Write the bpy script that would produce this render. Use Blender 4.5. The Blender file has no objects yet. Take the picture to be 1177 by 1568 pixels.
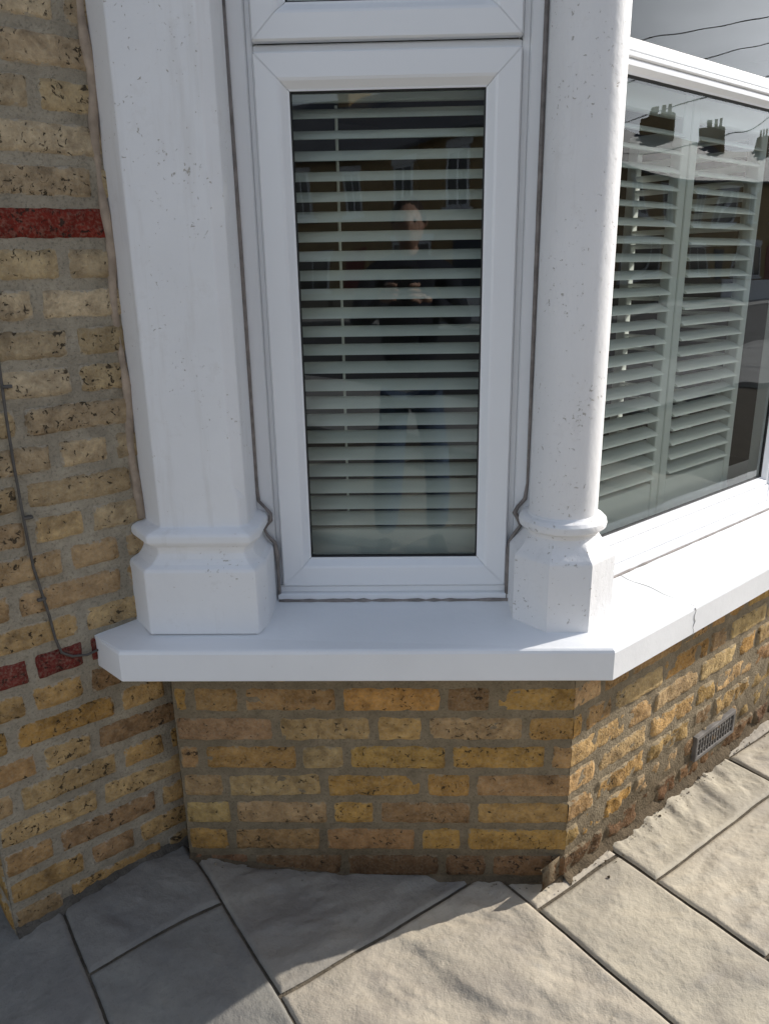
import bpy, math, random
from mathutils import Vector, Matrix, noise
random.seed(7)
scene=bpy.context.scene
A_=math.radians(48.5)
d=Vector((math.sin(A_),math.cos(A_),0)); N=Vector((math.cos(A_),-math.sin(A_),0))
B0=Vector((.366,0,0)); A0=Vector((-.605,0,0))
def TF(s,o,z): return Vector((s,-o,z))
def TR(s,o,z): return B0+d*s+N*o+Vector((0,0,z))
def TW(s,o,z): return A0+d*s+N*o+Vector((0,0,z))
PC=A0-d*.317                       # pier corner
def TP(s,o,z): return PC-N*s-d*o+Vector((0,0,z))   # return face of pier
def fbm(p,sc,oc=3):
    return noise.fractal(Vector(p)*sc,1.0,2.0,oc)
def sm(a,b,x):
    t=max(0,min(1,(x-a)/(b-a))); return t*t*(3-2*t)

# ------------------------------------------------------------ helpers
def empty(name):
    e=bpy.data.objects.new(name,None); scene.collection.objects.link(e); e.empty_display_size=.1; return e
class MB:
    def __init__(s): s.v=[];s.f=[];s.m=[];s.c=[];s.e=[]
    def add(s,vs,fs,mi=0,col=(1,1,1),e=1.0):
        b=len(s.v); s.v+= [tuple(x) for x in vs]
        s.f+=[tuple(b+i for i in f) for f in fs]; s.m+=[mi]*len(fs)
        s.c+=[col]*len(vs) if not isinstance(col,list) else col
        s.e+=[e]*len(vs) if not isinstance(e,list) else e
    def box(s,T,a,b,mi=0,col=(1,1,1),bev=0):
        (x0,y0,z0),(x1,y1,z1)=a,b
        if bev<=0:
            vs=[T(x,y,z) for z in (z0,z1) for x,y in ((x0,y0),(x1,y0),(x1,y1),(x0,y1))]
            s.add(vs,[(0,1,2,3),(4,5,6,7),(0,1,5,4),(1,2,6,5),(2,3,7,6),(3,0,4,7)],mi,col)
        else:
            k=bev; lay=[]
            for z,i in ((z0,k),(z0+k,0),(z1-k,0),(z1,k)):
                X0,X1,Y0,Y1=x0+i,x1-i,y0+i,y1-i
                lay+=[T(x,y,z) for x,y in ((X0+k,Y0),(X1-k,Y0),(X1,Y0+k),(X1,Y1-k),(X1-k,Y1),(X0+k,Y1),(X0,Y1-k),(X0,Y0+k))]
            fs=[tuple(range(8)),tuple(range(24,32))]
            for l in range(3):
                for i in range(8): fs.append((l*8+i,l*8+(i+1)%8,l*8+8+(i+1)%8,l*8+8+i))
            s.add(lay,fs,mi,col)
    def grid(s,rows,mi=0,cols=None,es=None):
        nr,nc=len(rows),len(rows[0]); vs=[p for r in rows for p in r]
        fs=[(i*nc+j,i*nc+j+1,(i+1)*nc+j+1,(i+1)*nc+j) for i in range(nr-1) for j in range(nc-1)]
        s.add(vs,fs,mi,cols if cols is not None else (1,1,1),es if es is not None else 1.0)
    def loft(s,secs,mi=0,cap=True):
        n=len(secs[0]); vs=[p for q in secs for p in q]; fs=[]
        for l in range(len(secs)-1):
            for i in range(n): fs.append((l*n+i,l*n+(i+1)%n,(l+1)*n+(i+1)%n,(l+1)*n+i))
        if cap: fs+=[tuple(range(n)),tuple(range((len(secs)-1)*n,len(secs)*n))]
        s.add(vs,fs,mi)
    def tube(s,pts,r,mi=0,n=8,jit=0):
        secs=[]
        for i,p in enumerate(pts):
            t=(pts[min(i+1,len(pts)-1)]-pts[max(i-1,0)]).normalized()
            a=t.orthogonal().normalized() if i==0 else (a-t*a.dot(t)).normalized()
            b=t.cross(a); rr=r*(1+jit*noise.noise(p*60))
            secs.append([p+(a*math.cos(k*2*math.pi/n)+b*math.sin(k*2*math.pi/n))*rr for k in range(n)])
        s.loft(secs,mi)
    def ring(s,T,s0,s1,z0,z1,prof,mi=0,g=.0003):
        for k in range(4):
            rows=[]
            for (i,o) in prof:
                cs=[(s0+i,z0+i),(s1-i,z0+i),(s1-i,z1-i),(s0+i,z1-i)]
                a=cs[k];b=cs[(k+1)%4]; L=math.hypot(b[0]-a[0],b[1]-a[1]); t=((b[0]-a[0])/L,(b[1]-a[1])/L)
                rows.append([T(a[0]+t[0]*g,o,a[1]+t[1]*g),T(b[0]-t[0]*g,o,b[1]-t[1]*g)])
            s.grid(rows,mi)
    def obj(s,name,mats,parent=None,smooth=False,angle=None,recalc=True):
        me=bpy.data.meshes.new(name); me.from_pydata(s.v,[],s.f)
        for m in mats: me.materials.append(m)
        me.polygons.foreach_set('material_index',s.m)
        ca=me.color_attributes.new('Col','FLOAT_COLOR','POINT')
        ca.data.foreach_set('color',[x for c in s.c for x in (c[0],c[1],c[2],1)])
        ea=me.attributes.new('edge','FLOAT','POINT'); ea.data.foreach_set('value',s.e)
        if recalc:
            import bmesh
            bm=bmesh.new(); bm.from_mesh(me); bmesh.ops.recalc_face_normals(bm,faces=bm.faces); bm.to_mesh(me); bm.free()
        if smooth: me.polygons.foreach_set('use_smooth',[True]*len(me.polygons))
        if smooth and angle: me.set_sharp_from_angle(angle=math.radians(angle))
        me.update()
        o=bpy.data.objects.new(name,me); scene.collection.objects.link(o)
        if parent: o.parent=parent
        return o

# ------------------------------------------------------------ materials
class NT:
    def __init__(s,name):
        s.m=bpy.data.materials.new(name); s.m.use_nodes=True; s.t=s.m.node_tree; s.n=s.t.nodes; s.l=s.t.links
        s.b=s.n['Principled BSDF']; s.co=s.n.new('ShaderNodeTexCoord').outputs['Object']
    def new(s,ty,**k):
        x=s.n.new(ty)
        for a,b in k.items(): setattr(x,a,b)
        return x
    def inp(s,sock,v):
        if isinstance(v,bpy.types.NodeSocket): s.l.new(v,sock)
        elif isinstance(v,tuple) and len(v)==3 and sock.type=='RGBA': sock.default_value=(*v,1)
        else: sock.default_value=v
    def noise(s,sc,det=3,rough=.55,dist=0,co=None,mp=None):
        x=s.new('ShaderNodeTexNoise'); s.inp(x.inputs['Scale'],sc); x.inputs['Detail'].default_value=det
        x.inputs['Roughness'].default_value=rough; x.inputs['Distortion'].default_value=dist
        c=co or s.co
        if mp:
            m=s.new('ShaderNodeMapping'); m.inputs['Scale'].default_value=mp; s.l.new(c,m.inputs[0]); c=m.outputs[0]
        s.l.new(c,x.inputs['Vector']); return x.outputs['Fac']
    def rng(s,v,a,b,c=0.,d_=1.):
        x=s.new('ShaderNodeMapRange'); s.inp(x.inputs[0],v)
        for i,q in enumerate((a,b,c,d_)): s.inp(x.inputs[1+i],q)
        return x.outputs[0]
    def math(s,op,a,b=0.):
        x=s.new('ShaderNodeMath',operation=op); s.inp(x.inputs[0],a); s.inp(x.inputs[1],b); return x.outputs[0]
    def mix(s,f,a,b,mode='MIX'):
        x=s.new('ShaderNodeMix',data_type='RGBA',blend_type=mode); s.inp(x.inputs['Factor'],f); s.inp(x.inputs[6],a); s.inp(x.inputs[7],b); return x.outputs[2]
    def z(s):
        x=s.new('ShaderNodeSeparateXYZ'); s.l.new(s.co,x.inputs[0]); return x.outputs[2]
    def attr(s,nm,out='Color'):
        x=s.new('ShaderNodeAttribute',attribute_name=nm); return x.outputs[out]
    def bump(s,h,dist,st=1.,prev=None):
        x=s.new('ShaderNodeBump'); x.inputs['Strength'].default_value=st; x.inputs['Distance'].default_value=dist; s.l.new(h,x.inputs['Height'])
        if prev is not None: s.l.new(prev,x.inputs['Normal'])
        return x.outputs[0]
    def fin(s,col,rough=.8,nor=None,spec=.5):
        s.inp(s.b.inputs['Base Color'],col); s.inp(s.b.inputs['Roughness'],rough); s.b.inputs['Specular IOR Level'].default_value=spec
        if nor is not None: s.l.new(nor,s.b.inputs['Normal'])
        return s.m
def m_plain(name,col,rough=.6,var=.12,sc=8,bump=.0,spec=.4):
    t=NT(name); n=t.noise(sc,3); c=t.mix(t.rng(n,.3,.7),tuple(x*(1-var) for x in col),tuple(min(1,x*(1+var)) for x in col))
    nor=t.bump(t.noise(sc*12,3),bump) if bump else None
    return t.fin(c,rough,nor,spec)
def m_brick(name,mortar,smear=.2,pit=1.,damp=.14,pth=(.68,.59)):
    t=NT(name); col=t.attr('Col'); e=t.attr('edge','Fac')
    n1=t.noise(40,4,.7); n2=t.noise(170,3,.6); n3=t.noise(7,3); n5=t.noise(17,4,.7,.5)
    c=t.mix(t.rng(n1,.3,.7),t.mix(1.,col,(.60,.57,.54),'MULTIPLY'),t.mix(1.,col,(1.2,1.2,1.18),'MULTIPLY'))
    c=t.mix(t.rng(n2,.45,.75,0,.32),c,(.44,.39,.29))
    c=t.mix(t.rng(n3,.42,.66,0,.5),c,t.mix(1.,c,(.60,.58,.56),'MULTIPLY'))
    c=t.mix(t.rng(n5,.52,.68,0,.6),c,t.mix(1.,c,(.42,.40,.40),'MULTIPLY'))
    pn=t.noise(85,3,.7,.8); cl=t.rng(n3,.35,.65,pth[0],pth[1])
    pits=t.math('MULTIPLY',t.rng(pn,cl,t.math('ADD',cl,.03)),pit)
    c=t.mix(t.math('MULTIPLY',pits,.85),c,(.035,.028,.02))
    k=t.math('ADD',e,t.rng(n1,.3,.7,.35,-.35))
    sme=t.rng(k,smear,smear+.12,1.,0.)
    c=t.mix(t.math('MULTIPLY',sme,.85),c,t.mix(t.rng(n2,.3,.7),tuple(x*.75 for x in mortar),mortar))
    zz=t.math('ADD',t.z(),t.rng(n3,.3,.7,-.07,.07))
    c=t.mix(t.rng(zz,.0,damp,.75,0.),c,t.mix(1.,c,(.36,.32,.28),'MULTIPLY'))
    h=t.math('SUBTRACT',t.math('ADD',t.math('MULTIPLY',n1,.8),t.math('MULTIPLY',n2,.45)),t.math('MULTIPLY',pits,.9))
    return t.fin(c,.92,t.bump(h,.0065,1.),.2)
def m_mortar(name,col,dark=.55,damp=None):
    t=NT(name); n=t.noise(22,4,.65); n2=t.noise(180,3,.65); n3=t.noise(7,3)
    c=t.mix(t.rng(n,.3,.7),tuple(x*dark for x in col),col); c=t.mix(t.rng(n2,.52,.7,0,.6),c,tuple(x*.3 for x in col))
    c=t.mix(t.rng(n3,.4,.65,0,.35),c,tuple(x*.5 for x in col))
    if damp:
        zz=t.math('ADD',t.z(),t.rng(n3,.3,.7,-.07,.07)); c=t.mix(t.rng(zz,.0,damp,.75,0.),c,t.mix(1.,c,(.36,.32,.28),'MULTIPLY'))
    nor=t.bump(t.math('ADD',n,n2),.005,.9); return t.fin(c,.95,nor,.15)
def m_paint(name,col,rough=.5,pits=1.,thr=.66,dirt=(.42,.36,.28),bump=.0012,hi=.05):
    t=NT(name); base=t.noise(4,3); n7=t.noise(6,2,.6,.5)
    c=t.mix(t.rng(base,.35,.65),tuple(x*.94 for x in col),col)
    cl=t.rng(n7,.42,.68,thr+hi,thr-.04)
    pn=t.noise(130,3,.6,.5); p=t.rng(pn,cl,t.math('ADD',cl,.02))
    p=t.math('MULTIPLY',p,pits)
    c=t.mix(t.math('MULTIPLY',p,.7),c,dirt)
    st=t.noise(22,4,.7,0,mp=(1,1,.10)); c=t.mix(t.rng(st,.56,.78,0,.2*pits),c,dirt)
    c=t.mix(t.rng(t.noise(16,5,.75),.58,.72,0,.12*pits),c,dirt)
    h=t.math('SUBTRACT',t.math('ADD',t.noise(50,4,.65),t.math('MULTIPLY',t.noise(9,2),1.5)),t.math('MULTIPLY',p,1.1))
    return t.fin(c,rough,t.bump(h,bump,1.),.45)
def m_glass(name,k=1.7,tint=.9):
    t=NT(name); t.n.remove(t.b)
    tr=t.new('ShaderNodeBsdfTransparent'); tr.inputs[0].default_value=(tint,tint+.05,tint+.02,1)
    gl=t.new('ShaderNodeBsdfGlossy'); gl.inputs['Roughness'].default_value=.004; gl.inputs[0].default_value=(.95,.98,1,1)
    fr=t.new('ShaderNodeFresnel'); fr.inputs[0].default_value=1.5
    nz=t.bump(t.noise(2.6,1),.006,.6); t.l.new(nz,gl.inputs['Normal'])
    f=t.math('MINIMUM',t.math('MULTIPLY',fr.outputs[0],k),.95)
    mx=t.new('ShaderNodeMixShader'); t.l.new(f,mx.inputs[0]); t.l.new(tr.outputs[0],mx.inputs[1]); t.l.new(gl.outputs[0],mx.inputs[2])
    t.l.new(mx.outputs[0],t.n['Material Output'].inputs[0]); return t.m

mBrickF=m_brick('stock_brick_bay',(.36,.29,.19),.06,1.0,.20)
mBrickW=m_brick('stock_brick_house',(.46,.40,.31),.10,1.0,.14,(.66,.57))
mMortF=m_mortar('mortar_bay',(.33,.265,.175),.6,.20)
mMortW=m_mortar('mortar_house',(.47,.41,.31),.66,.14)
mPaint=m_paint('masonry_paint_white',(.87,.865,.86),.55,1.,.685)
mPaintC=m_paint('masonry_paint_column',(.84,.825,.81),.55,1.,.652,(.45,.40,.34))
mSill=m_paint('sill_paint_white',(.87,.87,.87),.45,.3,.72,(.6,.58,.55),.0007)
mPVC=m_plain('upvc_white',(.87,.875,.88),.28,.015,3,0,.5)
mSeal=m_plain('sealant_grey',(.24,.21,.19),.7,.3,40,.0005)
mSealT=m_plain('sealant_tan',(.42,.33,.25),.8,.25,30,.001)
mBlack=m_plain('rubber_gasket',(.015,.015,.016),.5,.1)
mShut=m_plain('shutter_paint',(.84,.86,.81),.4,.03,3,0,.4)
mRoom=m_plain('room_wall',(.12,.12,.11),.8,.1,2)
mGlass=m_glass('window_glass',1.6,.89); mGlassR=m_glass('window_glass_front',1.0,.94)
mCable=m_plain('cable_grey',(.10,.09,.08),.6,.2,60)
mLead=m_plain('lead_dark',(.03,.03,.03),.7,.2)

house=empty('brick_house')
# ------------------------------------------------------------ brickwork
def lin(r,g,b): 
    f=lambda c:((c/255+.055)/1.055)**2.4 if c>10 else c/3294
    return (f(r),f(g),f(b))
def coords(w,step):
    n=max(2,int((w-.016)/step)); return [0,.0025,.008]+[.008+(w-.016)*i/n for i in range(1,n)]+[w-.008,w-.0025,w]
def brick_wall(name,T,s0,s1,zt,course,rows,joint,colf,mb,mm,h0=.004,step=.008,rough=.0022,lens=(.215,.215,.102),low=None,bottom=-.06,parent=house,wl=False,wr=False,mo=.0012,ma=.0022):
    mbk=MB()
    for r in range(rows):
        zb=zt-course*(r+1)+joint/2; bh=course-joint
        if zb+bh<bottom: break
        rr=random.Random(name+str(r))
        s=s0-rr.choice((0,.11,.055,.17)); k=rr.randint(0,2)
        while s<s1:
            L=lens[k%len(lens)]; k+=1
            L*=rr.uniform(.95,1.04)
            a,b=max(s,s0),min(s+L,s1); s+=L+joint
            if b-a<.03: 
                if (wr and b>=s1-.001) or (wl and a<=s0+.001): pass
                else: continue
            if wr and s1-b<.045 and b<s1: b=s1; s=s1+1
            u,z_=coords(b-a,step if b-a>.04 else .004),coords(bh,step)
            col=colf(rr,r,a,zb); red=col[0]>col[1]*4
            tilt=rr.uniform(-.002,.002); hh=h0+rr.uniform(-.001,.002)
            seed=Vector((rr.uniform(0,90),rr.uniform(0,90),rr.uniform(0,90)))
            lw=(low(a,zb) if low else 0)
            er=rough*(1+lw)*(.4 if red else 1)
            cutl=wl and a<=s0+1e-4; cutr=wr and b>=s1-1e-4
            skew=rr.uniform(-.0015,.0015)
            R=[];E=[]
            for zz in z_:
                row=[]
                for uu in u:
                    P=Vector((a+uu,0,zb+zz))
                    dl=9 if cutl else uu; dr=9 if cutr else b-a-uu
                    cx=min(dl,dr); cz=min(zz,bh-zz)
                    de=min(cx,cz)
                    if cx<.012 and cz<.012: de=max(0,.012-math.hypot(.012-cx,.012-cz))
                    k1=sm(0,.008,de)
                    dm=1
                    if cutr: dm=sm(0,.02,b-a-uu)
                    if cutl: dm=min(dm,sm(0,.02,uu))
                    wob=noise.noise_vector(P*38+seed)*.0028+noise.noise_vector(P*120)*.001
                    n=fbm(P+seed,22,4)*er+abs(fbm(P+seed*2,70,2))*-er*.6
                    o=(-.003)*(1-k1)+(hh+tilt*((uu/(b-a))-.5)*2*dm+n*(.3+.7*dm))*k1
                    ex=0
                    if cutr and uu>=b-a-1e-6: ex=.0018
                    if cutl and uu<=1e-6: ex=-.0018
                    row.append(T(P.x+wob.x*dm+ex,o,P.z+(wob.z+skew*(uu/(b-a)-.5)*2)*(.0 if dm<.01 else 1))); E.append(1. if red else max(0,sm(0,.02,de)-.12*lw))
                R.append(row)
            mbk.grid(R,0,[col]*len(E),E)
    mbk.obj(name+'_bricks',[mb],parent,smooth=True,recalc=False)
    mt=MB(); R=[]
    ms=max(.010,step); ns=max(2,int((s1-s0)/ms)); nz=int((zt-bottom)/ms)
    for i in range(nz+1):
        z=zt-(zt-bottom)*i/nz
        R.append([T(s0+(s1-s0)*j/ns,mo+fbm((s0+(s1-s0)*j/ns,3,z),30,3)*ma,z) for j in range(ns+1)])
    mt.grid(R); mt.obj(name+'_mortar',[mm],parent,smooth=True,recalc=False)
YEL=[lin(192,158,106),lin(188,152,98),lin(184,146,90),lin(194,164,116),lin(180,144,98),lin(174,138,94),lin(192,150,86),lin(170,136,98),lin(188,158,116),lin(184,146,84)]
def colF(rr,r,s,z):
    c=rr.choice(YEL); 
    if rr.random()<.06: c=lin(150,118,84)
    if r==7: c=rr.choice([lin(150,112,82),lin(156,120,86),lin(140,108,78)])
    k=rr.uniform(.82,1.15)
    return tuple(x*k*rr.uniform(.96,1.04) for x in c)
DIRT=[lin(196,176,144),lin(190,168,136),lin(202,182,150),lin(182,162,130),lin(192,170,132)]
def colW(rr,r,s,z):
    if abs(z-1.47)<.03 : return tuple(x*rr.uniform(.9,1.1) for x in lin(136,50,40))
    if abs(z-.625)<.03 : return tuple(x*rr.uniform(.8,1.2) for x in lin(128,54,46))
    t=sm(.5,1.2,z); a=rr.choice(YEL); b=rr.choice(DIRT); k=rr.uniform(.86,1.12)
    return tuple((x*(1-t)+y*t)*k for x,y in zip(a,b))
ZW=1.454-.0075+.0705*20
brick_wall('bay_side_wall',TF,-.52,.3655,.598,.0745,9,.009,colF,mBrickF,mMortF,wr=True)
def lowR(s,z): return 2.8*sm(.36,.05,z)+.9
brick_wall('bay_front_wall',TR,.0,2.2,.598,.0745,9,.010,colF,mBrickF,mMortF,low=lowR,bottom=-.1,wl=True)
brick_wall('house_wall',TW,-.317,.16,ZW,.0705,44,.0115,colW,mBrickW,mMortW,h0=.0048,rough=.0020,mo=.0006,ma=.0014)
brick_wall('porch_return_wall',TP,.0,.55,ZW,.0705,44,.011,colW,mBrickW,mMortW,h0=.0045,step=.02,mo=.0006,ma=.0014)
def TS(s,o,z): return Vector((-.52-o,s,z))
brick_wall('bay_return_wall',TS,.0,.12,.598,.0745,9,.009,colF,mBrickF,mMortF)
B2=B0+d*2.2
dir2=(d*.749-N*.663).normalized(); N2=(N*.749+d*.663).normalized()
def T2(s,o,z): return B2+dir2*s+N2*o+Vector((0,0,z))
brick_wall('bay_far_side_wall',T2,0,.97,.598,.0745,9,.010,colF,mBrickF,mMortF,step=.03,bottom=-.1)
A2=B2+dir2*.97
def T3(s,o,z): return A2+d*s+N*o+Vector((0,0,z))
brick_wall('house_far_wall',T3,-.05,.9,ZW,.0705,44,.011,colW,mBrickW,mMortW,step=.05)
def gz(x,y):
    q=(x+.62)**2+(y+.03)**2
    return .068*math.exp(-q/.13)
def foot(name,T,s0,s1,w,h,mat,sx=.008,am=1.):
    m=MB();R=[];ns=int((s1-s0)/sx)
    for j in range(ns+1):
        s=s0+(s1-s0)*j/ns; row=[]
        ww=w*(1+.35*am*fbm((s,2,h),11,3)+.12*fbm((s,2,h),60,2)); hh=h*(1+.45*am*fbm((s,7,w),12,3)+.2*fbm((s,7,w),70,2))
        for i in range(9):
            t=i/8; o=.001+ww*t; zz=hh*(1-t)**1.4
            P=T(s,o,0); P.z=gz(P.x,P.y)+zz-.002+.0035*fbm((P.x,P.y,5),70,3)*math.sin(math.pi*t)-.004*(i==8)
            row.append(P)
        R.append(row)
    m.grid(R); m.obj(name,[mat],house,smooth=True,recalc=False)
mSoil=m_mortar('haunch_mortar',(.18,.135,.085),.45)
mSoilL=m_mortar('haunch_mortar_grey',(.16,.14,.115),.5)
foot('haunch_bay_side',TF,-.52,.367,.014,.010,mSoil)
foot('haunch_bay_front',TR,0,2.2,.022,.020,mSoil)
foot('haunch_house',TW,-.317,.11,.022,.022,mSoilL)
# loose mortar crumbs and grit at the foot of the walls
gr=MB(); rg=random.Random(3)
for i in range(260):
    if rg.random()<.7: s=rg.uniform(0,1.6); P=TR(s,.012+abs(rg.gauss(0,.022)),0)
    else: s=rg.uniform(-.5,.36); P=TF(s,.010+abs(rg.gauss(0,.018)),0)
    P.z=gz(P.x,P.y)+.002; r=rg.uniform(.001,.003)*(1 if rg.random()<.9 else 1.9)
    vs=[P+Vector(v)*r*rg.uniform(.6,1.2) for v in ((1,0,0),(-1,.2,0),(0,1,.1),(0,-1,0),(.1,0,.8),(0,0,-1))]
    gr.add(vs,[(0,2,4),(2,1,4),(1,3,4),(3,0,4),(0,2,5),(2,1,5),(1,3,5),(3,0,5)],rg.choice((0,1,1)))
gr.obj('mortar_debris',[mSoil,mMortW],None)

# ------------------------------------------------------------ sill
def sill_pts(e):
    out=.12-e
    cB=B0+(Vector((0,-1,0))+N)*(out/(1+Vector((0,-1,0)).dot(N)))
    cB2=B2+(N+N2)*(out/(1+N.dot(N2)))
    return [Vector((-.579+e*.5,-out,0)),cB,cB2,B2+dir2*.97+N2*out,B2+dir2*.97-N2*.14]+[B2-(N+N2)*(.14/(1+N.dot(N2))),B0-(Vector((0,-1,0))+N)*(.14/(1+Vector((0,-1,0)).dot(N))),Vector((-.5,.14,0)),Vector((-.655,-.047,0))]
sb=MB(); L=[]
for z,e in ((.598,.004),(.601,0),(.660,0),(.6655,.0025),(.668,.007)):
    q=[Vector((p.x,p.y,z)) for p in sill_pts(e)]
    if z>=.665:
        for i in (4,5,6,7): q[i].z+=.02
    L.append(q)
sb.loft(L)
sb.obj('window_sill',[mSill],house)
jb=MB(); jb.tube([TR(.262+.0035*math.sin(i*2.),.1195,.60+.064*i/8) for i in range(9)],.0016,0,6,.8)
jb.tube([TR(.262+.004*math.sin(i*1.3),.116-.225*i/12,.6672+.0195*i/12) for i in range(13)],.0008,0,6,.9)
jb.obj('sill_joint',[m_plain('joint_grey',(.62,.61,.59),.8)],house)
ub=MB(); ub.box(TF,(-.515,-.02,.590),(.362,.0075,.5985)); ub.obj('sill_bed_joint',[mLead],house)

# ------------------------------------------------------------ pilaster
def pil(e,z,cr=0):
    base=[(-.50,-.02,-1,-1),(-.338+cr,-.02,1,-1),(-.324,.0+cr*.4,1,-.0),(-.324,.13,1,0),(-.57,.13,0,0),(-.555,.045,-1.2,-.5)]
    return [Vector((x+ex*e,y+ey*e,z)) for x,y,ex,ey in base]
pm=MB()
prof=[(2.5,0),(2.2,0),(1.8,0),(1.4,0),(1.05,0),(.985,0),(.955,.0),(.93,.0),(.897,.0),(.893,.012),(.889,.020),(.884,.024),(.870,.024),(.864,.019),(.858,.010),(.848,.007),(.842,.007),(.832,.012),(.822,.020),(.816,.030),(.811,.033),(.805,.033),(.672,.033)]
pm.loft([pil(e,z,-.008 if z>.98 else 0) for z,e in prof]); po=pm.obj('pilaster',[mPaint],house)
bv=po.modifiers.new('b','BEVEL'); bv.width=.003; bv.segments=2; bv.limit_method='ANGLE'; bv.angle_limit=math.radians(30)
def column(T,cx,cy,name,rot=0):
    m=MB(); n=48
    def ang(k): return 2*math.pi*k/n
    def rad(a,r,f):
        k=((a-rot+math.pi/8)%(math.pi/4))-math.pi/8
        ro=r/math.cos(k); return r*(1-f)+ro*f
    pr=[(2.5,.068,0),(2.1,.068,0),(1.7,.069,0),(1.3,.070,0),(.95,.070,0),(.905,.070,0),(.901,.074,0),(.898,.084,0),(.892,.0895,0),(.885,.091,0),(.878,.0895,0),(.873,.083,0),(.870,.076,0.),(.862,.074,.3),(.852,.079,1),(.838,.089,1),(.828,.097,1),(.822,.1025,1),(.817,.104,1),(.672,.104,1)]
    S=[]
    for z,r,f in pr:
        S.append([T(cx+math.cos(ang(k))*rad(ang(k),r,f),cy+math.sin(ang(k))*rad(ang(k),r,f),z) for k in range(n)])
    m.loft(S); return m.obj(name,[mPaintC],house,smooth=True,angle=28)
column(lambda x,y,z:Vector((x,y,z)),.330,.052,'corner_column')
c2p=TR(2.2-.03,-.055,0); column(lambda x,y,z:c2p+Vector((x,y,z)),0,0,'far_corner_column')

# ------------------------------------------------------------ windows
SASH=[(-.0,-.112),(0,-.094),(.003,-.0905),(.043,-.0905),(.048,-.0925),(.060,-.104),(.0635,-.1045),(.0635,-.125)]
def sash(T,s0,s1,z0,z1,nm,oo=0):
    m=MB(); m.ring(T,s0,s1,z0,z1,[(i,o+oo) for i,o in SASH],0,.0005)
    m.ring(T,s0+.0004,s1-.0004,z0+.0004,z1-.0004,[(i,o-.0026+oo) for i,o in SASH],0,0)
    m.ring(T,s0+.0595,s1-.0595,z0+.0595,z1-.0595,[(0,-.1055+oo),(.0065,-.1075+oo),(.0065,-.118+oo)],1,0)
    m.obj(nm+'_sash',[mPVC,mBlack],house,recalc=False)
    g=MB(); g.grid([[T(s0+.062,-.1165+oo,z0+.062),T(s1-.062,-.1165+oo,z0+.062)],[T(s0+.062,-.1165+oo,z1-.062),T(s1-.062,-.1165+oo,z1-.062)]])
    g.obj(nm+'_glass_pane',[mGlass],house,recalc=False)
fm=MB()
def bar(m,T,s0,s1,z0,z1,o0,o1,bev=.0025,mi=0): m.box(T,(s0,o0,z0),(s1,o1,z1),mi,bev=bev)
bar(fm,TF,-.330,-.288,.684,2.5,-.17,-.106); bar(fm,TF,-.2885,-.276,.70,2.5,-.17,-.112)
bar(fm,TF,.236,.29,.684,2.5,-.17,-.106); bar(fm,TF,.222,.2365,.70,2.5,-.17,-.112)
bar(fm,TF,-.2875,.2355,.700,.716,-.17,-.100); bar(fm,TF,-.2875,.2355,.684,.7005,-.17,-.088)
bar(fm,TF,-.2755,.2215,1.778,1.792,-.17,-.112)
bar(fm,TF,-.32,.28,2.44,2.52,-.17,-.105)
fm.obj('side_window_frame',[mPVC],house)
sash(TF,-.274,.220,.7185,1.776,'side_casement')
sash(TF,-.274,.220,1.7935,2.436,'side_fanlight')
def front_window(s0,s1,tag):
    m=MB()
    bar(m,TR,s0,s0+.055,.69,2.5,-.17,-.098); bar(m,TR,s1-.055,s1,.69,2.5,-.17,-.098)
    bar(m,TR,s0+.0555,s1-.0555,.684,.700,-.17,-.078); bar(m,TR,s0+.0555,s1-.0555,.7005,.7515,-.17,-.0985)
    bar(m,TR,s0+.0555,s1-.0555,1.7785,1.7885,-.17,-.0985)
    bar(m,TR,s0+.0555,s1-.0555,2.44,2.52,-.17,-.098)
    m.obj(tag+'_frame',[mPVC],house)
    P=[(0,-.112),(0,-.104),(.003,-.102),(.012,-.102),(.021,-.111),(.025,-.1125),(.025,-.125)]
    for z0,z1,q in ((.752,1.778,'lower'),(1.789,2.438,'upper')):
        mm_=MB(); mm_.ring(TR,s0+.0555,s1-.0555,z0,z1,P,0); mm_.ring(TR,s0+.0559,s1-.0559,z0+.0004,z1-.0004,[(i,o-.0016) for i,o in P],0,0)
        mm_.ring(TR,s0+.0795,s1-.0795,z0+.024,z1-.024,[(0,-.1135),(.005,-.1155),(.005,-.12)],1,0)
        mm_.obj(tag+'_%s_sash'%q,[mPVC,mBlack],house,recalc=False)
        g=MB(); a,b=s0+.080,s1-.080; c,e=z0+.025,z1-.025
        g.grid([[TR(a,-.1185,c),TR(b,-.1185,c)],[TR(a,-.1185,e),TR(b,-.1185,e)]]); g.obj(tag+'_%s_glass_pane'%q,[mGlassR],house,recalc=False)
front_window(.07,1.125,'front_window'); front_window(1.13,2.14,'front_window_right')
sl=MB()
prR=[(1.9,0),(1.5,0),(1.2,0),(.95,.0),(.915,.003),(.900,.018),(.888,.028),(.874,.028),(.862,.018),(.850,.012),(.838,.018),(.822,.034),(.80,.038),(.75,.038),(.70,.038),(.686,.040)]
sl.tube([TF(-.322+e,-.104+.3*e,z) for z,e in prR],.0042,0,6,.8)
prC=[(1.9,0),(1.5,0),(1.2,0),(.95,0),(.915,.004),(.898,.02),(.886,.026),(.872,.018),(.855,.012),(.838,.025),(.822,.036),(.80,.038),(.686,.038)]
sl.tube([TF(.262-e,-.104+.3*e,z) for z,e in prC],.0042,0,6,.8)
sl.tube([TF(-.285+.52*i/30,-.087,.6845) for i in range(31)],.0048,0,6,.9)
sl.tube([TR(.1+1.0*i/30,-.077,.6845) for i in range(31)],.003,0,6,.9)
sl.obj('sealant_beads',[mSeal],house,smooth=True)
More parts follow.
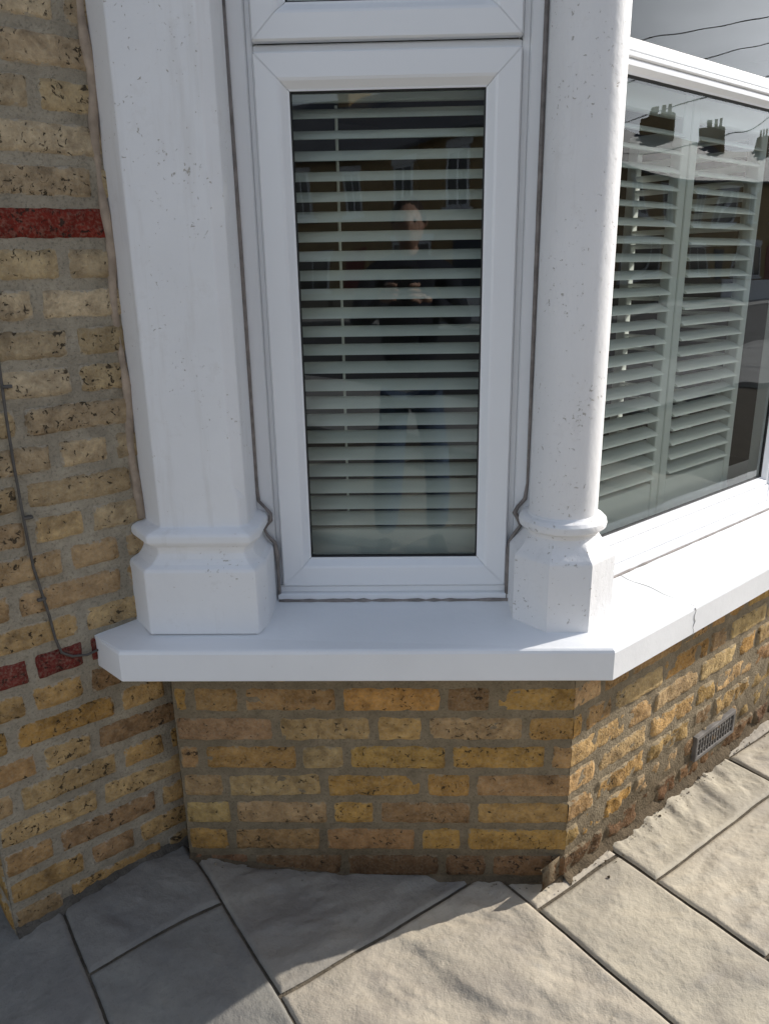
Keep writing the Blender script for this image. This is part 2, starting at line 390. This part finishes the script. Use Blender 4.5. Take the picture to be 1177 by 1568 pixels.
st=MB(); st.tube([Vector((-.560-.004*math.sin(i*.9),.038+.003*math.sin(i*1.7),2.5-1.6*i/40)) for i in range(41)],.009,0,8,.5)
st.obj('wall_sealant',[mSealT],house,smooth=True)

def off_pts(o,z,back=-.75):
    u=Vector((0,-1,0)); cB=B0+(u+N)*(o/(1+u.dot(N))); cB2=B2+(N+N2)*(o/(1+N.dot(N2)))
    a=Vector((-.64,-o,0)); 
    return [Vector((p.x,p.y,z)) for p in (a,cB,cB2,A2+N2*o+dir2*.05,A2-N*.02,A0-N*.02)]
rf=MB(); rf.loft([off_pts(o,z) for z,o in ((2.46,.03),(2.60,.03),(2.62,.06),(2.66,.07),(2.68,.12),(2.76,.14),(2.78,.12),(2.9,-.2))]); rf.obj('bay_cornice',[mPaint],house)
def m_brickfar(name,c1,c2,mo):
    t=NT(name); b=t.new('ShaderNodeTexBrick')
    u=t.new('ShaderNodeUVMap'); t.l.new(u.outputs[0],b.inputs['Vector'])
    b.inputs['Scale'].default_value=1; b.inputs['Brick Width'].default_value=.225; b.inputs['Row Height'].default_value=.075; b.inputs['Mortar Size'].default_value=.006
    b.inputs['Color1'].default_value=(*c1,1); b.inputs['Color2'].default_value=(*c2,1); b.inputs['Mortar'].default_value=(*mo,1)
    n=t.noise(1.5,4); c=t.mix(t.rng(n,.3,.7,0,.4),b.outputs[0],tuple(x*.6 for x in c1)); return t.fin(c,.9)
mFar=m_brickfar('terrace_brick',lin(204,174,124),lin(184,152,102),lin(165,150,125))
def give_uv(o,fn):
    uv=o.data.uv_layers.new(name='UVMap')
    for l in o.data.loops: uv.data[l.index].uv=fn(o.data.vertices[l.vertex_index].co)
uw=MB(); uw.box(TW,(-.317,-.25,2.5+.36),(4.6,-.004,6.)); o=uw.obj('upper_wall',[mFar],house); give_uv(o,lambda p:((p-A0).dot(d),p.z))
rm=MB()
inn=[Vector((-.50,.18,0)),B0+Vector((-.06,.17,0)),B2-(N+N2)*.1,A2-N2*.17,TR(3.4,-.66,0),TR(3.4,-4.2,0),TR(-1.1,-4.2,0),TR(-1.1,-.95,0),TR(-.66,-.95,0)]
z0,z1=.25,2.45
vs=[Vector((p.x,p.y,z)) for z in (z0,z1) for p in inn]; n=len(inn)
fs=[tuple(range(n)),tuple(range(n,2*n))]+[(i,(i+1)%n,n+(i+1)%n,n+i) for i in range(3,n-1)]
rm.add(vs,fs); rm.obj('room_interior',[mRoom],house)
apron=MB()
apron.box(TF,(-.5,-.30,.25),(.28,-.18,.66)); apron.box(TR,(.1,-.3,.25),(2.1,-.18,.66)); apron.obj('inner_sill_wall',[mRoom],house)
wb=MB(); bar(wb,TR,.06,2.15,.70,.725,-.34,-.172); bar(wb,TF,-.33,.26,.70,.725,-.34,-.172); wb.obj('window_board',[mPVC],house)
def shutter(T,panels,z0,z1,o,name,tilt=32,pitch=.0385,w=.047,toprail=.05,botrail=.07,rod=.5):
    m=MB()
    for (a,b) in panels:
        sw=.032
        bar(m,T,a,a+sw,z0,z1,o-.014,o+.014); bar(m,T,b-sw,b,z0,z1,o-.014,o+.014)
        bar(m,T,a+sw+.0005,b-sw-.0005,z0,z0+botrail,o-.012,o+.012); bar(m,T,a+sw+.0005,b-sw-.0005,z1-toprail,z1,o-.012,o+.012)
        z=z0+botrail+pitch*.6; 
        while z<z1-toprail-pitch*.4:
            tt=math.radians(tilt+random.uniform(-2,2)); ring=[]
            for s in (a+sw+.002,b-sw-.002):
                q=[]
                for k in range(10):
                    an=2*math.pi*k/10; p=math.cos(an)*w/2; h=math.sin(an)*.0045
                    q.append(T(s,o+p*math.cos(tt)+h*math.sin(tt),z-p*math.sin(tt)+h*math.cos(tt)))
                ring.append(q)
            m.loft(ring); z+=pitch
        sr=a+(b-a)*rod; m.tube([T(sr,o-w*.5-.008,z0+botrail),T(sr,o-w*.5-.008,z1-toprail)],.003,0,8)
    return m.obj(name,[mShut],None,smooth=True,angle=40)
shutter(TF,[(-.275,.228)],.735,1.76,-.20,'plantation_shutters',tilt=27,botrail=.085,rod=.28)
shutter(TF,[(-.275,.228)],1.83,2.4,-.20,'plantation_shutters')
shutter(TR,[(.12,.545),(.55,.93)],.727,1.76,-.175,'plantation_shutters',tilt=22,botrail=.12,rod=.09)
shutter(TR,[(1.2,1.6),(1.61,2.05)],.727,1.76,-.175,'plantation_shutters',tilt=22,botrail=.12)
def TFD(s,o,z): return TR(.96,-.19,0)-N*s+d*o+Vector((0,0,z))
shutter(TFD,[(0,.40)],.727,1.76,.0,'plantation_shutters',tilt=14,botrail=.12)

cb=MB()
P=[TW(-.168+.004*math.sin(i*.8),.0085,2.45-.1*i) for i in range(17)]+[TW(-.152,.0085,.74),TW(-.148,.0085,.69),TW(-.140,.009,.655),TW(-.120,.009,.640),TW(-.09,.009,.633),TW(-.06,.009,.638)]
cb.tube(P,.0028,0,6)
for z in (1.5,1.2,.95,.78): cb.box(TW,(-.170,.001,z-.003),(-.153,.0125,z+.003),0,bev=.001)
cb.obj('wall_cable',[mCable],None,smooth=True)
vb=MB(); mVent=m_plain('vent_weathered',(.16,.145,.13),.8,.35,30,.001)
vs0,vs1,vz0,vz1=.575,.79,.065,.135
vb.box(TR,(vs0,-.03,vz0),(vs1,.006,vz1),1)
vb.ring(TR,vs0-.004,vs1+.004,vz0-.004,vz1+.004,[(0,0),(0,.012),(.002,.014),(.011,.014),(.013,.011),(.013,.004)],0,0)
for i in range(1,13):
    s=vs0+.009+(vs1-vs0-.018)*i/13; bar(vb,TR,s-.003,s+.003,vz0+.008,vz1-.008,.0065,.0125,.001)
for j in (1,2): 
    z=vz0+(vz1-vz0)*j/3; bar(vb,TR,vs0+.008,vs1-.008,z-.003,z+.003,.0065,.011,.001)
vb.obj('air_vent',[mVent,mLead],house)
pd=MB(); mDoor=m_plain('door_paint',(.05,.07,.10),.35,.05)
def TD(s,o,z): return PC-N*.55-d*s+N*o+Vector((0,0,z))
pd.box(TD,(-.02,-.1,0.02),(1.35,-.02,2.6),1); bar(pd,TD,.15,1.02,.1,2.15,-.019,.025)
for zz in ((.25,.95),(1.1,1.95)):
    for ss in ((.25,.54),(.63,.92)): bar(pd,TD,ss[0],ss[1],zz[0],zz[1],.026,.036,.006)
pd.obj('front_door',[mDoor,mPVC],house)
# ------------------------------------------------------------ paving
m_=Vector((.79,.61,0)).normalized(); n_=Vector((.61,-.79,0)).normalized()
def m_slab():
    t=NT('sandstone_slab'); col=t.attr('Col'); n1=t.noise(5,4,.6,.6); n2=t.noise(60,4,.65); n3=t.noise(320,2,.6); n4=t.noise(14,4,.6)
    c=t.mix(t.rng(n1,.3,.7),t.mix(1.,col,(.74,.73,.74),'MULTIPLY'),t.mix(1.,col,(1.18,1.16,1.1),'MULTIPLY'))
    c=t.mix(t.rng(n2,.5,.75,0,.35),c,t.mix(1.,col,(.55,.53,.5),'MULTIPLY'))
    c=t.mix(t.rng(n4,.60,.75,0,.3),c,(.36,.345,.32))
    c=t.mix(t.rng(n3,.66,.74,0,.5),c,(.08,.075,.07))
    h=t.math('ADD',t.math('ADD',n2,t.math('MULTIPLY',n4,1.5)),t.math('MULTIPLY',n3,.25))
    return t.fin(c,.8,t.bump(h,.0028,1.),.3)
mSlab=m_slab(); mJoint=m_mortar('paving_joint',(.20,.165,.12),.5)
strips=[(-3.6,-3.0),(-3.0,-2.4),(-2.4,-1.86),(-1.86,-1.28),(-1.28,-.70),(-.70,-.405),(-.405,.174),(.174,.463),(.463,1.04),(1.04,1.62),(1.62,2.2),(2.2,2.8),(2.8,3.4),(3.4,4.0)]
cross={5:[-.75,-.158,.43,1.0,1.6,2.2],6:[-.5,.10,.98,1.56,2.2],7:[-.9,-.33,.25,.84,1.4,2.2],8:[-1.3,-.8,-.2,.36,.63,1.2,2.2],9:[-1.9,-1.3,-.75,-.25,.2,.8,1.4,2.2]}
sb_=MB()
def terr(v,k=5.0):
    a=v*k; f=math.floor(a); r=a-f; return (f+sm(.6,.95,r)*.8+r*.2)/k
for i,(a,b) in enumerate(strips):
    cr=cross.get(i,[-3+.3*(i%2)+.6*k for k in range(11)])
    for k in range(len(cr)-1):
        p,q=cr[k],cr[k+1]; rr=random.Random(i*50+k)
        cc=m_*((a+b)/2)+n_*((p+q)/2)
        near=abs(cc.x)<1.5 and abs(cc.y+.1)<1.0
        step=.005 if near else .06
        g=rr.uniform(.0022,.0034)
        if i in (7,): g=.0042
        wu,wv=b-a-2*g,q-p-2*g
        nu=max(4,int(wu/step));nv=max(4,int(wv/step))
        us=[0,.003]+[.007+(wu-.014)*t/nu for t in range(nu+1)]+[wu-.003,wu]
        vs_=[0,.003]+[.007+(wv-.014)*t/nv for t in range(nv+1)]+[wv-.003,wv]
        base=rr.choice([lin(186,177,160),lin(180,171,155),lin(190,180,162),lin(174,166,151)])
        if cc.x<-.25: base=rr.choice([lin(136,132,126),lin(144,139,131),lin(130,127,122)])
        if i==6: base=lin(182,173,156) if k>=1 else lin(150,144,134)  # slab by the wall darker: shade painted into its base colour
        sd=Vector((rr.uniform(0,50),rr.uniform(0,50),0)); tl=(rr.uniform(-.002,.002),rr.uniform(-.002,.002)); amp=rr.uniform(.014,.018)*(1. if i in (6,8,9) else .55)
        an=rr.uniform(0,3.1); ca,sa=math.cos(an),math.sin(an)
        R=[]
        for v in vs_:
            row=[]
            for u in us:
                W=m_*(a+g+u)+n_*(p+g+v); W=W+Vector((noise.noise(W*9)*.003+noise.noise(W*60)*.0008,noise.noise(W*9+Vector((5,5,5)))*.003,0))
                de=min(u,wu-u,v,wv-v)
                X=Vector((W.x*ca+W.y*sa,(-W.x*sa+W.y*ca)*2.1,0))
                h=terr(fbm(X+sd,3.6,3)+.26*fbm(X+sd,13,3),9)*amp+fbm(W+sd,28,2)*.0005
                h=.0065*math.tanh(h/.0065)
                z=gz(W.x,W.y)+h*sm(-.01,.05,de)+tl[0]*(u/wu-.5)*2+tl[1]*(v/wv-.5)*2 - (.008)*(1-sm(-.003,.006,de))
                row.append(Vector((W.x,W.y,z)))
            R.append(row)
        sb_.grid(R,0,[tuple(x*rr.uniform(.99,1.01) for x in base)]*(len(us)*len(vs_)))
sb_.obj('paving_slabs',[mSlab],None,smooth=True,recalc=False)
gm=MB(); R=[]
xs=[-300,-80,-20,-6]+[-3+.06*i for i in range(101)]+[6,20,80,300]
for y in xs:
    R.append([Vector((x,y,gz(x,y)-.0075+(fbm((x,y,0),12,2)*.0015 if abs(x)<3.1 and abs(y)<3.1 else 0)-(.03 if max(abs(x),abs(y))>5 else 0))) for x in xs])
gm.grid(R); gm.obj('ground',[mJoint],None,smooth=True,recalc=False)
mAsph=m_plain('asphalt',(.06,.06,.062),.9,.2,3,.003); mPav=m_plain('pavement_concrete',(.40,.39,.36),.85,.12,2,.002)
st_=MB(); 
st_.box(TR,(-60,3.2,-.05),(60,5.2,.02)); st_.obj('pavement',[mPav])
rd=MB(); rd.box(TR,(-80,5.36,-.2),(80,12.6,-.022)); rd.obj('road',[mAsph])
kb=MB(); kb.box(TR,(-60,5.205,-.2),(60,5.355,.02),bev=.01); kb.box(TR,(-60,12.605,-.2),(60,12.755,.02),bev=.01); kb.obj('kerb',[mPav])
p2=MB(); p2.box(TR,(-60,12.76,-.05),(60,14.8,.02)); p2.obj('pavement',[mPav])
mSlate=m_plain('slate_roof',(.13,.13,.14),.6,.25,3,.01); mWinD=m_plain('dark_glass',(.02,.025,.03),.08,.1,1,0,.8)
mDoorR=m_plain('door_red',(.25,.03,.03),.4)
def terrace_house(s0,o0,w,k):
    e=empty('terraced_house')
    def T(s,o,z): return TR(s0+s,o0+o,z)
    hgt=5.0
    m=MB(); m.box(T,(0,0,-.1),(w-.02,8,hgt)); 
    m.add([T(0,0,hgt),T(0,8,hgt),T(0,4,hgt+2.2)],[(0,1,2)]); m.add([T(w-.02,0,hgt),T(w-.02,8,hgt),T(w-.02,4,hgt+2.2)],[(0,1,2)])
    o=m.obj('walls',[mFar],e); give_uv(o,lambda p:((p-B0).dot(d)+(p-B0).dot(N)*1.0,p.z))
    m=MB(); m.loft([[T(x,-.35,hgt-.12),T(x,4,hgt+2.32),T(x,8.35,hgt-.12),T(x,8.35,hgt-.2),T(x,4,hgt+2.22),T(x,-.35,hgt-.2)] for x in (0,w-.02)]); m.obj('roof',[mSlate],e)
    m=MB(); m.box(T,(w-.55,3.4,hgt+1.4),(w-.05,4.6,hgt+3.1),bev=.03); 
    for q in (3.65,4.0,4.35): m.tube([T(w-.3,q,hgt+3.1),T(w-.3,q,hgt+3.45)],.1,0,10)
    o=m.obj('chimney',[mFar],e); give_uv(o,lambda p:(p.x,p.z))
    m=MB(); g=MB()
    for (a,b,c,f) in ((.7,2.3,.9,2.2),(.8,1.6,3.2,4.5),(2.9,3.7,3.2,4.5)):
        bar(m,T,a-.12,b+.12,c-.12,c-.01,-.14,-.003,.01); bar(m,T,a-.1,b+.1,f+.01,f+.2,-.05,-.003,.01)
        m.ring(lambda s,o,z:T(s,-o,z),a,b,c,f,[(0,0),(0,.05),(.07,.05),(.07,.02)]); bar(m,T,(a+b)/2-.03,(a+b)/2+.03,c+.07,f-.07,-.045,-.02,.005)
        bar(g,T,a+.06,b-.06,c+.06,f-.06,-.022,-.004,0)
    m.obj('window_frames',[mPVC],e); g.obj('window_panes',[mWinD],e)
    m=MB(); bar(m,T,3.1,4.0,.05,2.2,-.05,-.003,.01); m.obj('door',[mDoorR if k%2 else mDoor],e)
    m=MB(); bar(m,T,.05,w-.1,0,.8,-2.2,-2.0,.02); m.obj('garden_wall',[mPaint if k%3==0 else mMortW],e)
for k in range(19): terrace_house(-26+4.7*k,17,4.7,k)
# telegraph pole with wires
mWood=m_plain('pole_wood',(.12,.09,.06),.85,.3,4); mWire=m_plain('wire_black',(.02,.02,.02),.6)
pl=empty('telegraph_pole'); m=MB(); m.tube([TR(22,4.9,0),TR(22,4.9,4),TR(22,4.9,8.2)],.13,0,12)
bar(m,TR,21.4,22.6,7.6,7.72,4.85,4.95,.01); m.obj('pole',[mWood],pl,smooth=True)
m=MB()
for i,(s,o,z) in enumerate([(1.5,-.6,5.6),(5,-.6,5.5),(-4,-.6,5.5),(9,-.6,5.6),(3,17,5),(9,17,5),(15,17,5),(22,17,5),(-10,5,8),(14,-.6,5.5),(-9.8,5.2,7.8)]):
    a=TR(22-.5+.1*i,4.9,7.8); b=TR(s,o,z)
    m.tube([a.lerp(b,t/14)-Vector((0,0,(.5+.12*i)*math.sin(math.pi*t/14))) for t in range(15)],.012,0,5)
m.obj('wires',[mWire],pl,smooth=True)

# ------------------------------------------------------------ photographer (seen only as a reflection)
ph=empty('photographer')
def skin(name,verts,edges,mat,sub=1):
    me=bpy.data.meshes.new(name); me.from_pydata([v[:3] for v in verts],edges,[]); o=bpy.data.objects.new(name,me); scene.collection.objects.link(o); o.parent=ph
    me.materials.append(mat); mo_=o.modifiers.new('skin','SKIN'); mo_.use_smooth_shade=True
    for i,v in enumerate(verts):
        sv=me.skin_vertices[0].data[i]; sv.radius=(v[3],v[4] if len(v)>4 else v[3]); sv.use_root=(i==0)
    s=o.modifiers.new('sub','SUBSURF'); s.levels=sub; s.render_levels=sub; return o
X0,Y0=.03,-.06
mJ=m_plain('jacket_navy',(.03,.035,.05),.85,.2,20); mJe=m_plain('jeans_denim',(.10,.15,.24),.9,.2,30); mSk=m_plain('skin_tone',(.55,.34,.25),.5,.08,20); mHair=m_plain('hair_brown',(.05,.03,.02),.6,.3,60); mShoe=m_plain('shoe_leather',(.04,.03,.025),.5); 
def q(x,y,z,*r): return (x+X0,y+Y0,z,*r)
skin('jacket',[q(0,-1.95,.90,.165,.115),q(0,-1.95,1.05,.155,.11),q(0,-1.94,1.27,.18,.12),q(0,-1.93,1.40,.14,.09),q(0,-1.92,1.47,.062),
 q(.18,-1.93,1.385,.062),q(.25,-1.84,1.14,.05),q(.115,-1.63,1.27,.036),q(-.18,-1.93,1.385,.062),q(-.25,-1.84,1.14,.05),q(-.115,-1.63,1.27,.036)],
 [(0,1),(1,2),(2,3),(3,4),(3,5),(5,6),(6,7),(3,8),(8,9),(9,10)],mJ,2)
skin('jeans',[q(0,-1.95,.90,.15,.11),q(.09,-1.95,.80,.095),q(.11,-1.93,.48,.068),q(.12,-1.96,.10,.052),q(-.09,-1.95,.80,.095),q(-.11,-1.93,.48,.068),q(-.12,-1.96,.10,.052)],[(0,1),(1,2),(2,3),(0,4),(4,5),(5,6)],mJe,2)
for sx in (1,-1):
    skin('shoe',[q(sx*.12,-1.99,.05,.042),q(sx*.125,-1.92,.05,.045,.04),q(sx*.135,-1.82,.035,.042,.03),q(sx*.14,-1.77,.028,.03,.022)],[(0,1),(1,2),(2,3)],mShoe)
    hv=[(sx*.105+X0*.6,-1.67,1.275,.024,.02),(sx*.078,-1.60,1.29,.034,.014),(sx*.070,-1.55,1.305,.036,.012)]
    skin('hand_palm',hv,[(0,1),(1,2)],mSk)
    for k in range(4):
        zz=1.345-.021*k; L=(.036,.042,.039,.031)[k]
        skin('finger',[(sx*.072,-1.56,zz-.005*k,.0095),(sx*.056,-1.518,zz,.0088),(sx*(.056-L*.5),-1.508,zz,.008),(sx*(.060-L),-1.512,zz-.003,.0068)],[(0,1),(1,2),(2,3)],mSk,1)
    skin('thumb',[(sx*.078,-1.59,1.275,.012),(sx*.062,-1.562,1.285,.0105),(sx*.036,-1.546,1.30,.009)],[(0,1),(1,2)],mSk,1)
m=MB(); S=[]
for i in range(19):
    t=i/18*math.pi; z=math.cos(t); r=math.sin(t); row=[]
    for k in range(28):
        a=2*math.pi*k/28; x=math.sin(a)*r; y=math.cos(a)*r
        jaw=1-.22*max(0,-z)**1.2; yy=y*.098*(1-.1*max(0,-z)); xx=x*.076*jaw; zz=z*.118
        nose=.020*math.exp(-((x/.16)**2)-((z+.12)/.16)**2)*(y>0)
        eye=-.008*math.exp(-(((abs(x)-.38)/.16)**2)-((z-.08)/.10)**2)*(y>0)
        lips=.004*math.exp(-((x/.25)**2)-((z+.48)/.07)**2)*(y>0)
        row.append(Vector((X0+xx,Y0-1.90+yy+nose+eye+lips,1.59+zz)))
    S.append(row)
m.loft(S); m.obj('head',[mSk],ph,smooth=True)
m=MB(); S=[]
for i in range(12):
    t=i/11*math.pi*.52; z=math.cos(t); r=math.sin(t)
    S.append([Vector((X0+math.sin(2*math.pi*k/24)*r*.084,Y0-1.912+math.cos(2*math.pi*k/24)*r*.100,1.600+z*.122+.0)) for k in range(24)])
m.loft(S); m.obj('hair',[mHair],ph,smooth=True)
for sx in (1,-1):
    skin('ear',[(X0+sx*.074,Y0-1.905,1.575,.010,.006),(X0+sx*.082,Y0-1.91,1.60,.014,.006),(X0+sx*.080,Y0-1.91,1.62,.01,.005)],[(0,1),(1,2)],mSk,1)
    m=MB(); m.tube([Vector((X0+sx*.028,Y0-1.815,1.60)),Vector((X0+sx*.028,Y0-1.808,1.60))],.008,0,10); m.obj('eye',[mBlack],ph)
skin('neck',[(X0,Y0-1.92,1.44,.058),(X0,Y0-1.905,1.53,.055)],[(0,1)],mSk)
m=MB(); m.box(lambda x,y,z:Vector((x,y,z)),(-.038,-1.530,1.255),(.038,-1.521,1.412),0,bev=.004); m.obj('mobile_phone',[mBlack],ph)

# ------------------------------------------------------------ world, sun, camera
w=bpy.data.worlds.new('World'); scene.world=w; w.use_nodes=True
nt=w.node_tree; sky=nt.nodes.new('ShaderNodeTexSky'); sky.sky_type='NISHITA'; sky.sun_disc=False
el=math.radians(29); hx,hy=.917,.399
sky.sun_elevation=el; sky.sun_rotation=math.atan2(hx,hy); sky.air_density=1.; sky.dust_density=.6; sky.ozone_density=1.
bg=nt.nodes['Background']; bg.inputs['Strength'].default_value=.15
def nn(ty,**k):
    x=nt.nodes.new(ty)
    for a,b in k.items(): setattr(x,a,b)
    return x
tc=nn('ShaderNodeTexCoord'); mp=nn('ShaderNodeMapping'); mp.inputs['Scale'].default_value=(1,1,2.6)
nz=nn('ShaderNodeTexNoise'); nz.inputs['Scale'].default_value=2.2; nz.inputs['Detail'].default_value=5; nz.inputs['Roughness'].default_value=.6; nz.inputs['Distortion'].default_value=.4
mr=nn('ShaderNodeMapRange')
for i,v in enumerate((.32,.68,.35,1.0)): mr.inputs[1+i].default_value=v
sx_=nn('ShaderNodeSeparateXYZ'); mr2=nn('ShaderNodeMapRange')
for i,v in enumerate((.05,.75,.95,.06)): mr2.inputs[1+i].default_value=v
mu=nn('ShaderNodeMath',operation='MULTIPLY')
# haze layer added for fill light, brightest around the sun (forward scattering)
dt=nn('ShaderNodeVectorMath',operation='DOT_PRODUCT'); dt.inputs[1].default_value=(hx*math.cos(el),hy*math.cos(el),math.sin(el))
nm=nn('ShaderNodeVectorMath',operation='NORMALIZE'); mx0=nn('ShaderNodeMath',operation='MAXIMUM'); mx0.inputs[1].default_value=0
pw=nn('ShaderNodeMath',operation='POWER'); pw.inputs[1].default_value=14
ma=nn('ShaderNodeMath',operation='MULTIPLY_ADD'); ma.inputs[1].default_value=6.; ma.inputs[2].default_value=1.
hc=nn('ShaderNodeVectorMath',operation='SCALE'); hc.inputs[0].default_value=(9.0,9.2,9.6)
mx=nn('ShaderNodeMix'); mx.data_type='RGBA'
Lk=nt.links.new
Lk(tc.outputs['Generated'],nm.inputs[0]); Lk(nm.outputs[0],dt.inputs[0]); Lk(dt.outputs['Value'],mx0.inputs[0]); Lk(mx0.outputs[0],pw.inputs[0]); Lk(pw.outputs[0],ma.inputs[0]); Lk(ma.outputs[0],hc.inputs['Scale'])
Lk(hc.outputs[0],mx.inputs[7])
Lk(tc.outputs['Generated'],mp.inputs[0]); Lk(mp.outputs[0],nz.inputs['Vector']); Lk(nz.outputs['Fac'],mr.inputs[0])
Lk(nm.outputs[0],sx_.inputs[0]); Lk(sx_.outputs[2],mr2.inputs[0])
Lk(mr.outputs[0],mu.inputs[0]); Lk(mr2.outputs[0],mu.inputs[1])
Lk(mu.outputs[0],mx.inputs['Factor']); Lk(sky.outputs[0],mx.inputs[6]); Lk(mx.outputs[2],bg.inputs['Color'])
sl_=bpy.data.lights.new('sun','SUN'); sl_.energy=5; sl_.angle=math.radians(.5); sl_.color=(1,.955,.89)
so=bpy.data.objects.new('sun',sl_); scene.collection.objects.link(so)
dv=Vector((-hx*math.cos(el),-hy*math.cos(el),-math.sin(el))); so.rotation_euler=dv.to_track_quat('-Z','Y').to_euler()
yaw,pit,rol=math.radians(1.63),math.radians(17.43),math.radians(-.96)
f=Vector((-math.sin(yaw)*math.cos(pit),math.cos(yaw)*math.cos(pit),-math.sin(pit))); r=Vector((math.cos(yaw),math.sin(yaw),0)); u=r.cross(f)
r2=r*math.cos(rol)+u*math.sin(rol); u2=-r*math.sin(rol)+u*math.cos(rol)
cd=bpy.data.cameras.new('camera'); co=bpy.data.objects.new('camera',cd); scene.collection.objects.link(co)
M=Matrix((r2,u2,-f)).transposed().to_4x4(); M.translation=Vector((0,-1.5,1.391)); co.matrix_world=M
cd.sensor_fit='VERTICAL'; cd.sensor_height=24; cd.lens=24*1179.6/1568; cd.clip_start=.01; cd.clip_end=1000
scene.camera=co
scene.view_settings.view_transform='Standard'; scene.view_settings.look='None'; scene.view_settings.exposure=0
